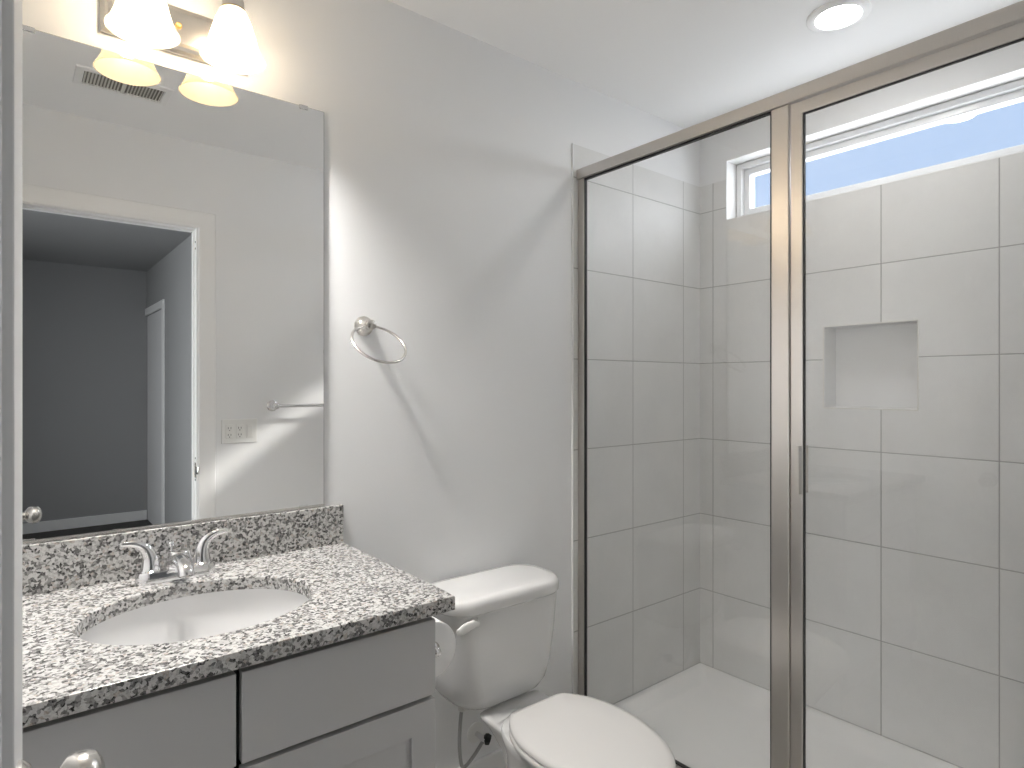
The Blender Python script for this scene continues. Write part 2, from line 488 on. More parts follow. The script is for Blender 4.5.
# niche
nd = 0.088
nb = bmesh.new()
bx(nb, XE + nd, XE + nd + .01, NIC[0], NIC[1], NIC[2], NIC[3])
e = 0.004
bx(nb, XE - .005, XE + nd, NIC[0], NIC[0] + e, NIC[2], NIC[3]); bx(nb, XE - .005, XE + nd, NIC[1] - e, NIC[1], NIC[2], NIC[3])
bx(nb, XE - .005, XE + nd, NIC[0] + e, NIC[1] - e, NIC[2], NIC[2] + e); bx(nb, XE - .005, XE + nd, NIC[0] + e, NIC[1] - e, NIC[3] - e, NIC[3])
nl = obj('niche_lining', nb, 'niche', wall_e, smooth=0)
obj('niche_edge_trim', ring_frame(bmesh.new(), 'x', XE - 0.009, XE - 0.004, NIC[0] - .001, NIC[1] + .001, NIC[2] - .001, NIC[3] + .001, 0.0035), 'louver', wall_e, smooth=0)

# window
wn = thing('window_1', 'white vinyl transom window high in the shower wall, blue sky outside', 'window', (XE, -0.76, WIN[2]), kind='structure')
lining = ring_frame(bmesh.new(), 'x', XE - 0.0065, XE + 0.148, WIN[0], WIN[1], WIN[2], WIN[3], 0.003)
obj('window_reveal', lining, 'trim', wn, smooth=0)
fr = ring_frame(bmesh.new(), 'x', XE + 0.065, XE + 0.145, WIN[0] + .006, WIN[1] - .006, WIN[2] + .006, WIN[3] - .006, 0.022)
obj('window_frame', fr, 'vinyl', wn, bevel=0.003)
sa = ring_frame(bmesh.new(), 'x', XE + 0.088, XE + 0.135, WIN[0] + .028, WIN[1] - .028, WIN[2] + .028, WIN[3] - .028, 0.026)
obj('window_sash', sa, 'vinyl', wn, bevel=0.004)
obj('window_glass', box(XE + .108, XE + .112, WIN[0] + .05, WIN[1] - .05, WIN[2] + .05, WIN[3] - .05), 'glass', wn, smooth=0)

# door frame and casing (bathroom side), seen in the mirror
def casing(name, axis_pts, label):
    pass
CW = 0.073; CI = 0.0
def casing_bm(x0, x1, ztop, y, sgn, w=CW, legs=(True, True)):
    """moulded casing around an opening: swept profile; sgn = direction it stands proud"""
    prof = [(0.0, 0.0), (0.0, 0.009), (0.012, 0.012), (0.030, 0.013), (0.050, 0.018), (0.066, 0.019), (w, 0.013), (w, 0.0)]
    bm = bmesh.new()
    path = [((x0, 0), (-1, 0)), ((x0, ztop), (-1, 1)), ((x1, ztop), (1, 1)), ((x1, 0), (1, 0))]
    rings = [[(px + dx * t, y + sgn * h, pz + dz * t) for t, h in prof] for (px, pz), (dx, dz) in path]
    loft(bm, rings, cap=True)
    return bm
cs = casing_bm(DO[0] + .012, DO[1] + .003, 2.050, YS, 1, .069)
# the left leg would run into the side wall: the casing there is ripped narrow
for v in cs.verts:
    if v.co.x < XW: v.co.x = XW
struct('trim_1', cs, 'trim', 'white moulded casing around the bathroom doorway, seen in the mirror', smooth=40)['category'] = 'door casing'
jm = bmesh.new()
bx(jm, DO[0], DO[0] + .014, YS - TW - .002, YS, 0, 2.045); bx(jm, DO[1] - .006, DO[1], YS - TW - .002, YS, 0, 2.045)
bx(jm, DO[0], DO[1], YS - TW - .002, YS, 2.045, 2.053)
jamb = struct('trim_2', jm, 'trim', 'white door jamb lining the bathroom doorway', smooth=0); jamb['category'] = 'door jamb'
st = bmesh.new()
bx(st, DO[1] - .011, DO[1] - .006, YS - TW + .01, YS - .04, 0, 2.038); bx(st, DO[0] + .014, DO[0] + .0145, YS - TW + .01, YS - .04, 0, 2.038)
bx(st, DO[0] + .014, DO[1] - .014, YS - TW + .01, YS - .04, 2.038, 2.045)
obj('door_stop', st, 'trim', jamb, smooth=0)
sp = obj('strike_plate', box(DO[1] - .0072, DO[1] - .0055, YS - .036, YS - .006, 0.895, 0.965), 'satin', jamb, bevel=0.001)
lp = bmesh.new(); tube(lp, [(DO[1] - .007, YS - .012, .93), (DO[1] - .006, YS + .003, .93), (DO[1] - .001, YS + .012, .93)], [(.002, .018)] * 3, 10)
obj('strike_lip', lp, 'satin', jamb)
for z in (1.985, 1.955, 0.985, 0.885):
    b = bmesh.new(); lathe(b, (DO[1] - .0065, YS - .018, z), (-1, 0, 0), [(0, .0045), (.0015, .004)], 12)
    obj('screw_head', b, 'black', jamb)
# casing + door in the hall's side wall
hc = bmesh.new()
bx(hc, HX - .016, HX, -4.545, -4.475, 0.0, 2.070)
bx(hc, HX - .016, HX, HY + .002, -4.545, 2.005, 2.070)
struct('trim_3', hc, 'trim', 'casing around the closed hall door, seen in the mirror', smooth=0, bevel=.003)['category'] = 'door casing'
hdoor = struct('door_2', box(HX + .006, HX + .04, HY + .002, -4.585, 0.0, 1.998), 'door', 'closed door in the hall side wall', smooth=0)
obj('door_gap_shade', box(HX + .05, HX + .06, HY + .002, -4.551, 0.0, 2.0), 'gap_shade', hdoor, smooth=0)  # dark sheet added as the shadow gap beside the door

# ------------------------------------------------------------------ the open bathroom door
door = thing('door_1', 'white panel door standing open beside the vanity, brushed knob on its face', 'door', (DO[0] + .003, YS, 0.0), kind='structure')
door.rotation_euler = (0, 0, math.radians(85.35))
DW, DH, DT = 0.745, 2.022, 0.035
db = bmesh.new()
ST = 0.088
cols = [0, ST, DW - ST, DW]; rws = [0.008, 0.22, 0.70, 0.86, 1.88, DH]
panels = [(ST, DW - ST, 0.22, 0.70), (ST, DW - ST, 0.86, 1.88)]
grid_boxes(db, 'y', -DT, 0, cols, rws, panels)
obj('door_slab', db, 'door', door, smooth=0, bevel=0.0015)
pb = bmesh.new()
for (a, b_, c, d) in panels:
    for s in (0, 1):
        yo = -DT + .009 if s == 0 else -.009
        ym = -DT / 2
        rings = [[(a, yo, c), (b_, yo, c), (b_, yo, d), (a, yo, d)]]
        sg = -1 if s == 0 else 1
        for ins, dy in ((0.0, 0.0), (0.2, 0.001)):
            rings.append([(a + ins, yo + sg * dy, c + ins), (b_ - ins, yo + sg * dy, c + ins), (b_ - ins, yo + sg * dy, d - ins), (a + ins, yo + sg * dy, d - ins)])
        R = [[(x, ym, z) for x, y, z in rings[0]]] + rings[1:]
        loft(pb, R)
obj('door_panel', pb, 'door', door, smooth=0)
KX, KZ = 0.684, 0.917
for sg, y0 in ((-1, -DT), (1, 0.0)):
    kb = bmesh.new(); lathe(kb, (KX, y0, KZ), (0, sg, 0), [(0, .033), (.004, .033), (.010, .027), (.014, .016), (.026, .012), (.032, .012)], 32)
    ro = obj('knob_rosette', kb, 'satin', door)
    kk = bmesh.new(); lathe(kk, (KX, y0, KZ), (0, sg, 0), [(.030, .012), (.034, .018), (.040, .0245), (.048, .0272), (.057, .0268), (.065, .0235), (.070, .016), (.0725, .008), (.073, .001)], 32)
    obj('door_knob', kk, 'satin', door, smooth=60)
obj('latch_plate', box(DW - .0005, DW + .001, -DT + .006, -.006, KZ - .03, KZ + .03), 'satin', door)
for z in (0.2, 1.0, 1.85):
    hb = bmesh.new(); lathe(hb, (-.004, .006, z - .045), (0, 0, 1), [(0, .006), (.09, .006)], 12)
    obj('hinge', hb, 'satin', door)

# ------------------------------------------------------------------ vanity
VX0, VX1, VY = -0.09, 0.680, -0.523
CT, CB = 0.893, 0.864
van = thing('vanity_cabinet', 'grey shaker vanity cabinet under the granite countertop', 'cabinet', (0.295, -0.27, 0))
vb = bmesh.new()
bx(vb, VX0, VX0 + .018, VY, -0.003, 0.0, CB - .001); bx(vb, VX1 - .018, VX1, VY, -0.003, 0.0, CB - .001)
bx(vb, VX0 + .018, VX1 - .018, VY + .06, VY + .075, 0.0, 0.10)
bx(vb, VX0 + .018, VX1 - .018, VY, -0.003, 0.10, 0.118)
bx(vb, VX0 + .018, VX1 - .018, -0.02, -0.003, 0.118, CB - .001)
obj('cabinet_body', vb, 'cabinet', van, smooth=0)
fb = bmesh.new()
ring_frame(fb, 'y', VY - .002, VY + .016, VX0 + .001, VX1 - .018, 0.101, CB - .002, 0.034)
bx(fb, .27, .32, VY - .002, VY + .016, .13, CB - .03); bx(fb, VX0 + .03, VX1 - .045, VY - .002, VY + .016, .665, .71)
obj('face_frame', fb, 'gap_shade', van, smooth=0)  # frame coloured near black for the shade between the fronts
FY0, FY1 = VY - .020, VY - .002
for x0, x1 in ((VX0 + .004, 0.2908), (0.2992, VX1 - .004)):
    obj('drawer_front', box(x0, x1, FY0, FY1, 0.693, 0.8460), 'cabinet', van, bevel=0.0015)
    dz0, dz1 = 0.112, 0.6845; w = 0.055
    d = bmesh.new(); ring_frame(d, 'y', FY0, FY1, x0, x1, dz0, dz1, w)
    for v in d.verts:
        if x0 + .01 < v.co.x < x1 - .01 and v.co.z > .5: v.co.z -= .008
    dr = obj('cabinet_door', d, 'cabinet', van, smooth=0, bevel=0.001)
    pn = obj('door_panel', box(x0 + w - .004, x1 - w + .004, FY0 + .009, FY0 + .015, dz0 + w - .004, dz1 - w + .004), 'cabinet', dr, smooth=0)
    pn.matrix_parent_inverse = Matrix()

# countertop with oval cut-out
SX, SY, SA, SB = 0.294, -0.303, 0.2055, 0.170
CX0, CX1, CY0 = -0.124, 0.712, -0.568
cb = bmesh.new(); n = 96
def outer_pt(k, z, ins):
    a = 2 * PI * (k + .5) / n
    x0, x1, y0, y1 = CX0, CX1 - ins, CY0 + ins, -0.001
    dx, dy = math.cos(a), math.sin(a)
    ts = []
    if dx > 0: ts.append((x1 - SX) / dx)
    if dx < 0: ts.append((x0 - SX) / dx)
    if dy > 0: ts.append((y1 - SY) / dy)
    if dy < 0: ts.append((y0 - SY) / dy)
    t = min(ts)
    return [SX + dx * t, SY + dy * t, z]
def outer_ring(z, ins):
    pts = [outer_pt(k, z, ins) for k in range(n)]
    # snap the nearest point to each corner, with a small rounding at the free front corner
    for cx, cy in ((CX0, -0.001), (CX1 - ins, -0.001), (CX0, CY0 + ins), (CX1 - ins, CY0 + ins)):
        k = min(range(n), key=lambda i: (pts[i][0] - cx) ** 2 + (pts[i][1] - cy) ** 2)
        pts[k] = [cx, cy, z]
        if cx > 0 and cy < -.1: pts[k] = [cx - .003, cy + .003, z]
    return pts
def inner_ring(z, ex):
    return [[SX + (SA + ex) * math.cos(2 * PI * (k + .5) / n), SY + (SB + ex) * math.sin(2 * PI * (k + .5) / n), z] for k in range(n)]
loft(cb, [outer_ring(CB, 0.0), outer_ring(CT - .005, 0.0), outer_ring(CT - .0015, 0.0015), outer_ring(CT, 0.005),
          inner_ring(CT, 0.003), inner_ring(CT - .003, 0.0), inner_ring(CB, 0.0)], cap=False, closed=True)
ctop = obj('countertop', cb, 'granite', smooth=35)
tag(ctop, 'speckled grey and white granite vanity countertop with oval sink cut-out', 'countertop')
bs = obj('backsplash', box(CX0, 0.7085, -0.020, -0.001, CT, 0.996), 'granite', ctop, bevel=0.0015)

# undermount sink
sk = thing('sink', 'white oval undermount sink bowl set in the granite countertop', 'sink', (SX, SY, CB - .15))
sb = bmesh.new()
rings = []
prof = [(1.10, -.001), (1.035, -.001), (1.03, -.012), (1.00, -.045), (.93, -.085), (.80, -.115), (.58, -.135), (.30, -.143), (.10, -.146)]
for s, dz in prof: rings.append(ellipse(SX, SY + (1 - s) * .02, SA * s, SB * s, CB + dz))
for s, dz in reversed([(1.10, -.010), (1.06, -.02), (1.03, -.05), (.96, -.09), (.83, -.122), (.6, -.143), (.30, -.152), (.10, -.154)]):
    rings.append(ellipse(SX, SY + (1 - s) * .02, SA * s, SB * s, CB + dz))
loft(sb, rings, cap=False, closed=True)
obj('sink_bowl', sb, 'sink', sk, smooth=60)
dn = bmesh.new(); lathe(dn, (SX, SY + .018, CB - .150), (0, 0, 1), [(0, .020), (.004, .022), (.006, .020), (.0065, .014), (.010, .013), (.011, .006)], 24)
obj('sink_drain', dn, 'chrome', sk)

# faucet
FX, FYc = 0.289, -0.079
fa = thing('faucet', 'chrome two-handle centerset faucet behind the oval sink', 'faucet', (FX, FYc, CT))
b = bmesh.new()
def stadium(w, d, z, m=16, cx=FX, cy=FYc):
    pts = []
    for k in range(m + 1):
        a = -PI / 2 + PI * k / m; pts.append((cx + w / 2 - d / 2 + d / 2 * math.cos(a), cy + d / 2 * math.sin(a), z))
    for k in range(m + 1):
        a = PI / 2 + PI * k / m; pts.append((cx - w / 2 + d / 2 + d / 2 * math.cos(a), cy + d / 2 * math.sin(a), z))
    return pts
loft(b, [stadium(.160, .056, CT), stadium(.160, .056, CT + .021), stadium(.156, .052, CT + .026), stadium(.13, .036, CT + .028)])
obj('faucet_base', b, 'chrome', fa, smooth=40)
# spout: hub with a forward reaching nose
s_ = bmesh.new()
pth = [(FX, FYc + .010, CT + .020), (FX, FYc - .006, CT + .036), (FX, FYc - .024, CT + .045), (FX, FYc - .05, CT + .049), (FX, FYc - .078, CT + .046), (FX, FYc - .096, CT + .038), (FX, FYc - .102, CT + .028)]
sp_ = spline(pth, 5)
rad = [(.026 + (.0155 - .026) * min(1, i / (len(sp_) * .55)), .020 + (.0125 - .020) * min(1, i / (len(sp_) * .55))) for i in range(len(sp_))]
tube(s_, sp_, rad, 20)
obj('spout', s_, 'chrome', fa, smooth=60)
hb = bmesh.new(); lathe(hb, (FX + .006, FYc + .002, CT + .020), (0, 0, 1), [(0, .034), (.010, .030), (.026, .0245), (.038, .022), (.041, .020), (.042, .001)], 28)
obj('spout_hub', hb, 'chrome', fa, smooth=40)
rb = bmesh.new(); lathe(rb, (FX - .006, FYc + .024, CT + .02), (0, 0, 1), [(0, .0028), (.046, .0028), (.048, .006), (.054, .007), (.058, .005), (.059, .001)], 14)
obj('lift_rod', rb, 'chrome', fa)
for sg in (-1, 1):
    hx = FX + sg * .051
    h_ = bmesh.new()
    lathe(h_, (hx, FYc, CT + .024), (0, 0, 1), [(0, .0225), (.003, .0225), (.005, .020), (.010, .0190)], 28)
    obj('handle_collar', h_, 'chrome', fa)
    l_ = bmesh.new()
    cp = [(hx, FYc, CT + .026), (hx, FYc, CT + .044), (hx + sg * .003, FYc - .001, CT + .062), (hx + sg * .012, FYc - .002, CT + .078), (hx + sg * .030, FYc - .004, CT + .0885), (hx + sg * .058, FYc - .006, CT + .092)]
    pp = spline(cp, 6); L = len(pp)
    rr = [(max(.003, .0175 * (1 - i / (L - 1)) ** 1.25 + .003), max(.005, .0155 * (1 - i / (L - 1)) ** 1.1 + .005)) for i in range(L)]
    rr[-1] = (.0015, .003)
    tube(l_, pp, rr, 18)
    obj('faucet_handle', l_, 'chrome', fa, smooth=60)

# ------------------------------------------------------------------ mirror
MX0, MX1, MZ0, MZ1 = -0.028, 0.658, 0.9985, 2.0594
mi = thing('wall_mirror', 'large frameless rectangular mirror resting above the granite backsplash', 'mirror', ((MX0 + MX1) / 2, -.003, MZ0))
mb = bmesh.new(); bx(mb, MX0 + .0012, MX1 - .0012, -0.0085, -0.0078, MZ0 + .0012, MZ1 - .0012)
obj('mirror_surface', mb, 'mirror', mi, smooth=0)
obj('mirror_backing', box(MX0, MX1, -0.0077, -0.0025, MZ0, MZ1), 'mirror_edge', mi, smooth=0)
obj('mirror_channel', box(MX0, MX1, -0.0115, -0.0086, MZ0 - .0005, MZ0 + .005), 'satin', mi, smooth=0)
for x in (0.029, 0.602):
    for z, s in ((MZ1, -1), (MZ0, 1)):
        c = bmesh.new()
        bx(c, x - .011, x + .011, -.0108, -.009, z - .001 if s > 0 else z - .008, z + .008 if s > 0 else z + .001)
        bx(c, x - .011, x + .011, -.0108, 0, z - .0022 if s > 0 else z + .001, z - .001 if s > 0 else z + .0025)
        obj('mirror_clip', c, 'chrome', mi, bevel=.0005)

# ------------------------------------------------------------------ vanity light
LX = 0.308
vl = thing('vanity_light', 'two-shade brushed nickel wall light glowing warm above the mirror', 'lamp', (LX, 0, 2.15))
pl = bmesh.new()
def plate_ring(w, h, y): return [(LX - w / 2, y, 2.152 - h / 2), (LX + w / 2, y, 2.152 - h / 2), (LX + w / 2, y, 2.152 + h / 2), (LX - w / 2, y, 2.152 + h / 2)]
loft(pl, [plate_ring(.31, .108, 0), plate_ring(.31, .108, -.010), plate_ring(.295, .093, -.014), plate_ring(.285, .083, -.022), plate_ring(.27, .07, -.025)])
obj('backplate', pl, 'nickel_lamp', vl, smooth=20, bevel=.001)
sc_ = bmesh.new(); lathe(sc_, (LX - .005, -.024, 2.155), (0, -1, 0), [(0, .007), (.004, .0075), (.009, .005), (.011, .001)], 16)
obj('finial_screw', sc_, 'brass', vl)
for x in (0.2185, 0.3975):
    ar = bmesh.new(); tube(ar, spline([(x, -.02, 2.165), (x, -.06, 2.172), (x, -.095, 2.20), (x, -.118, 2.232), (x, -.12, 2.205)], 6), .0075, 14)
    obj('lamp_arm', ar, 'nickel_lamp', vl, smooth=60)
    so = bmesh.new(); lathe(so, (x, -.12, 2.215), (0, 0, -1), [(0, .010), (.004, .020), (.012, .023), (.030, .024), (.034, .027), (.040, .027), (.042, .022)], 28)
    obj('lamp_socket', so, 'nickel_lamp', vl)
    sh = bmesh.new()
    outer = [(0, .026), (.012, .030), (.030, .038), (.055, .046), (.080, .053), (.098, .060), (.110, .067), (.1135, .0695)]
    inner = [(t + .0005 if t > .11 else t, r - .003) for t, r in reversed(outer)]
    lathe(sh, (x, -.12, 2.184), (0, 0, -1), outer + inner, 40, cap=False, closed=True)
    obj('lamp_shade', sh, 'shade', vl, smooth=60)
    bu = bmesh.new(); lathe(bu, (x, -.12, 2.183), (0, 0, -1), [(0, .012), (.012, .013), (.024, .020), (.038, .0265), (.050, .0275), (.062, .024), (.070, .016), (.0745, .007), (.0755, .0005)], 28)
    obj('light_bulb', bu, 'bulb', vl, smooth=60)

# ------------------------------------------------------------------ towel ring
tr = thing('towel_ring', 'chrome towel ring on the wall between mirror and toilet', 'towel ring', (.778, 0, 1.488))
t1 = bmesh.new(); lathe(t1, (.776, 0, 1.490), (0, -1, 0), [(0, .028), (.004, .028), (.008, .022), (.012, .017), (.022, .012), (.036, .011), (.044, .014), (.052, .014), (.056, .008), (.057, .001)], 32)
obj('ring_post', t1, 'satin', tr, smooth=50)
al = math.radians(46); Rr = .075
t2 = bmesh.new()
pts = []
for k in range(64):
    th = 2 * PI * k / 64
    a, b_ = Rr * math.sin(th), Rr * (1 - math.cos(th))
    pts.append((.775 + a, -.045 - b_ * math.sin(al), 1.487 - b_ * math.cos(al)))
tube(t2, pts, .0038, 12, closed=True)
obj('ring', t2, 'satin', tr, smooth=60)

# ------------------------------------------------------------------ towel bar (seen in the mirror)
tb = thing('towel_bar', 'chrome towel bar on the door wall, seen in the mirror', 'towel bar', (1.24, YS, 1.221))
bb = bmesh.new(); tube(bb, [(1.008, YS + .062, 1.221), (1.488, YS + .062, 1.221)], .0085, 14)
obj('bar', bb, 'chrome', tb)
for x in (1.008, 1.488):
    pb_ = bmesh.new(); lathe(pb_, (x, YS, 1.221), (0, 1, 0), [(0, .027), (.004, .027), (.008, .020), (.014, .014), (.040, .012), (.050, .015), (.070, .016), (.076, .010), (.077, .001)], 28)
    obj('bar_post', pb_, 'chrome', tb, smooth=50)

# ------------------------------------------------------------------ switch plate (seen in the mirror)
sw = thing('wall_plate', 'white three-gang plate with two outlets and a switch, seen in the mirror', 'switch plate', (.854, YS, 1.10))
obj('cover_plate', box(.773, .935, YS, YS + .006, 1.046, 1.160), 'plastic', sw, bevel=.002)
for i, x in enumerate((.808, .854, .900)):
    d_ = obj('rocker_switch' if i == 2 else 'outlet', box(x - .0165, x + .0165, YS + .006, YS + .0085, 1.070, 1.136), 'plastic', sw, bevel=.001)
    if i < 2:
        for zc in (1.087, 1.119):
            for k, dx in enumerate((-.006, .006)):
                q = obj('outlet_slot', box(x + dx - .0012, x + dx + .0012, YS + .0084, YS + .0091, zc - .004, zc + .005), 'slot', d_, smooth=0)
                q.matrix_parent_inverse = Matrix()
            g = bmesh.new(); lathe(g, (x, YS + .0084, zc - .010), (0, 1, 0), [(0, .0025), (.0007, .0025)], 10)
            q = obj('outlet_slot', g, 'slot', d_); q.matrix_parent_inverse = Matrix()
    else:
        q = obj('switch_rocker', box(x - .012, x + .012, YS + .0085, YS + .011, 1.076, 1.130), 'plastic', d_, bevel=.001); q.matrix_parent_inverse = Matrix()

# ------------------------------------------------------------------ ceiling vent (seen in the mirror)
VXc, VYc = .330, -1.10
cv = thing('ceiling_vent', 'white louvred air register in the ceiling, seen in the mirror', 'vent', (VXc, VYc, H))
f_ = bmesh.new()
def vr(w, d, z): return [(VXc - w / 2, VYc - d / 2, z), (VXc + w / 2, VYc - d / 2, z), (VXc + w / 2, VYc + d / 2, z), (VXc - w / 2, VYc + d / 2, z)]
loft(f_, [vr(.305, .165, H), vr(.300, .160, H - .005), vr(.262, .122, H - .008), vr(.252, .112, H - .006), vr(.252, .112, H)], cap=False, closed=True)
obj('vent_frame', f_, 'trim', cv, smooth=0)
obj('vent_backing', box(VXc - .127, VXc + .127, VYc - .057, VYc + .057, H - .0015, H - .0003), 'duct', cv, smooth=0)
lv = bmesh.new()
for k in range(24):
    x = VXc - .121 + k * .01052
    if abs(k - 11.5) < .6: continue
    for_v = [(x - .0035, -.008), (x + .0025, -.0018), (x + .0035, -.0018), (x - .0025, -.008)]
    loft(lv, [[(xx, VYc - .056, H + zz) for xx, zz in for_v], [(xx, VYc + .056, H + zz) for xx, zz in for_v]])
bx(lv, VXc - .006, VXc + .006, VYc - .056, VYc + .056, H - .008, H - .0018)
obj('vent_louvers', lv, 'louver', cv, smooth=0)

# ------------------------------------------------------------------ downlight above the shower
dl = thing('ceiling_downlight', 'round white recessed downlight in the ceiling above the shower', 'ceiling light', (1.945, -.79, H))
a_ = bmesh.new(); lathe(a_, (1.945, -.79, H), (0, 0, -1), [(0, .088), (.003, .088), (.006, .083), (.007, .064), (.004, .061), (0, .061)], 48, cap=False, closed=True)
obj('downlight_trim', a_, 'trim', dl, smooth=40)
a_ = bmesh.new(); lathe(a_, (1.945, -.79, H - .0002), (0, 0, -1), [(0, .0605), (.003, .0605), (.0045, .050), (.005, .001)], 48)
obj('downlight_lens', a_, 'lens', dl, smooth=40)

# ------------------------------------------------------------------ toilet
TX = 1.157
to = thing('toilet', 'white two-piece toilet with closed lid between vanity and shower', 'toilet', (TX, -.35, 0))
# tank
tk = bmesh.new()
TKX = 1.140
def tank_ring(w, d, z, r, yb=-.025, rf=None): return rrect(TKX + .012, yb - d / 2, w, d, r, z, 8, rf)
loft(tk, [tank_ring(.20, .11, .384, .03, -.06, .05), tank_ring(.270, .150, .387, .04, -.037, .070), tank_ring(.308, .172, .399, .035, -.028, .080),
          tank_ring(.340, .182, .422, .03, -.026, .075), tank_ring(.364, .188, .470, .025, -.025, .070),
          tank_ring(.384, .194, .580, .03, -.025, .065), tank_ring(.398, .199, .690, .03, -.025, .065)])
obj('tank', tk, 'porcelain', to, smooth=50)
ld = bmesh.new()
def lid_ring(w, d, z, g=0): return rrect(TKX, -.018 - .222 / 2, w - .018, d, .075, z, 10, .085)
loft(ld, [lid_ring(.405, .190, .685), lid_ring(.438, .218, .687), lid_ring(.446, .224, .693), lid_ring(.448, .225, .712), lid_ring(.443, .221, .722), lid_ring(.428, .208, .729), lid_ring(.385, .175, .7315)])
obj('tank_lid', ld, 'porcelain', to, smooth=60)
# flush lever on the tank front
fl = bmesh.new()
lathe(fl, (TX - .152, -.215, .664), (0, -1, 0), [(0, .015), (.006, .015), (.010, .011), (.016, .009)], 20)
tube(fl, spline([(TX - .150, -.234, .664), (TX - .172, -.238, .667), (TX - .198, -.241, .664), (TX - .226, -.241, .656)], 5),
     [(.006, .008)] * 4 + [(.006, .012)] * 4 + [(.006, .014)] * 5 + [(.006, .011)] * 2 + [(.003, .006)], 14)
obj('flush_lever', fl, 'plastic', to, smooth=60)
# bowl and pedestal
def egg(cx, yb, yf, hw, z, n=48, back=0.62, p=2.3):
    """elongated outline: yb back, yf front, widest 42% of the way, hw half width"""
    yc = yb + (yf - yb) * .42
    pts = []
    for k in range(n):
        a = 2 * PI * k / n
        ca, sa = math.cos(a), math.sin(a)
        if sa < 0: x, y = hw * ca, yc + (yc - yf) * sa * 1.0
        else:
            x = hw * math.copysign(abs(ca) ** (2 / p * .9), ca); y = yc + (yb - yc) * abs(sa) ** (.75)
        pts.append((cx + x, y, z))
    return pts
bw = bmesh.new()
rings = [egg(TX, -.26, -.60, .105, 0.0), egg(TX, -.255, -.605, .110, .015), egg(TX, -.255, -.60, .104, .05), egg(TX, -.26, -.59, .098, .12),
         egg(TX, -.255, -.61, .105, .20), egg(TX, -.25, -.66, .122, .27), egg(TX, -.255, -.70, .136, .33), egg(TX, -.25, -.725, .150, .365), egg(TX, -.25, -.735, .156, .385), egg(TX, -.255, -.732, .153, .3925),
         egg(TX, -.31, -.70, .125, .3925), egg(TX, -.33, -.67, .105, .36), egg(TX, -.36, -.62, .07, .27), egg(TX, -.4, -.56, .04, .22)]
loft(bw, rings)
obj('bowl', bw, 'porcelain', to, smooth=60)
# rear deck that carries the tank
dk = bmesh.new()
def deck_ring(w, y0, y1, z, r=.03): return rrect(TX, (y0 + y1) / 2, w, abs(y1 - y0), r, z, 6)
loft(dk, [deck_ring(.17, -.265, -.40, 0.0, .03), deck_ring(.16, -.27, -.40, .15, .03), deck_ring(.17, -.262, -.40, .25, .03), deck_ring(.180, -.245, -.39, .30, .03), deck_ring(.192, -.215, -.37, .332, .03), deck_ring(.212, -.200, -.35, .356, .03), deck_ring(.230, -.180, -.34, .372, .025), deck_ring(.231, -.178, -.34, .379, .025), deck_ring(.222, -.182, -.335, .3835, .025)])
obj('rear_deck', dk, 'porcelain', to, smooth=60)
def seat_outline(hw, yb, yf, z, n=56, wb=.092):
    """flat back edge, egg shaped front"""
    pts = []
    yc = -.495
    for k in range(n):
        a = 2 * PI * k / n
        ca, sa = math.cos(a), math.sin(a)
        if sa < 0: x = hw * ca; y = yc + (yc - yf) * sa
        else:
            t = abs(sa)
            y = yc + (yb - yc) * min(1.0, t * 1.16)
            # sides sweep in towards the narrow flat back
            s = min(1.0, t * 1.16)
            x = math.copysign((hw * (1 - s ** 2.6) + wb * s ** 2.6) if s < 1 else wb * min(1.0, abs(ca) / math.sqrt(1 - (1 / 1.16) ** 2)), ca)
        pts.append((TX + x, y, z))
    return pts
se = bmesh.new()
loft(se, [seat_outline(.162, -.304, -.749, .394), seat_outline(.168, -.300, -.755, .398), seat_outline(.168, -.300, -.755, .405), seat_outline(.164, -.303, -.751, .409)])
obj('seat', se, 'seat', to, smooth=50)
sl = bmesh.new()
loft(sl, [seat_outline(.160, -.306, -.746, .4105), seat_outline(.166, -.302, -.752, .4135), seat_outline(.166, -.302, -.752, .420), seat_outline(.162, -.306, -.747, .4255), seat_outline(.146, -.320, -.728, .4285), seat_outline(.09, -.39, -.65, .4305, wb=.05)])
obj('seat_lid', sl, 'seat', to, smooth=50)
for sx in (-1, 1):
    hg = bmesh.new(); lathe(hg, (TX + sx * .060 - .018, -.290, .400), (1, 0, 0), [(0, .006), (.002, .009), (.034, .009), (.036, .006)], 16)
    obj('seat_hinge', hg, 'plastic', to)

# ------------------------------------------------------------------ water supply
vv = thing('water_supply_valve', 'white wall escutcheon with black shut-off valve and hose beside the toilet', 'valve', (1.135, 0, .225))
b = bmesh.new(); lathe(b, (1.163, 0, .206), (0, -1, 0), [(0, .032), (.003, .032), (.008, .026), (.010, .010)], 28)
obj('escutcheon', b, 'plastic', vv, smooth=40)
b = bmesh.new(); lathe(b, (1.163, -.008, .206), (0, -1, 0), [(0, .008), (.030, .008), (.032, .011), (.055, .011), (.056, .006)], 16)
obj('valve_body', b, 'chrome', vv)
b = bmesh.new()
lathe(b, (1.160, -.050, .212), (.75, -.6, -.35), [(0, .008), (.004, .015), (.012, .018), (.022, .015), (.023, .004)], 8)
obj('valve_handle', b, 'black', vv)
b = bmesh.new(); tube(b, spline([(1.163, -.045, .200), (1.128, -.052, .176), (1.088, -.058, .156), (1.066, -.066, .170), (1.052, -.075, .235), (1.048, -.085, .31), (1.050, -.095, .380)], 8), .0055, 12)
obj('supply_hose', b, 'hose', vv, smooth=60)
b = bmesh.new(); lathe(b, (1.050, -.095, .352), (0, 0, 1), [(0, .010), (.003, .013), (.022, .013), (.026, .010), (.034, .009)], 12)
obj('hose_nut', b, 'plastic', vv)

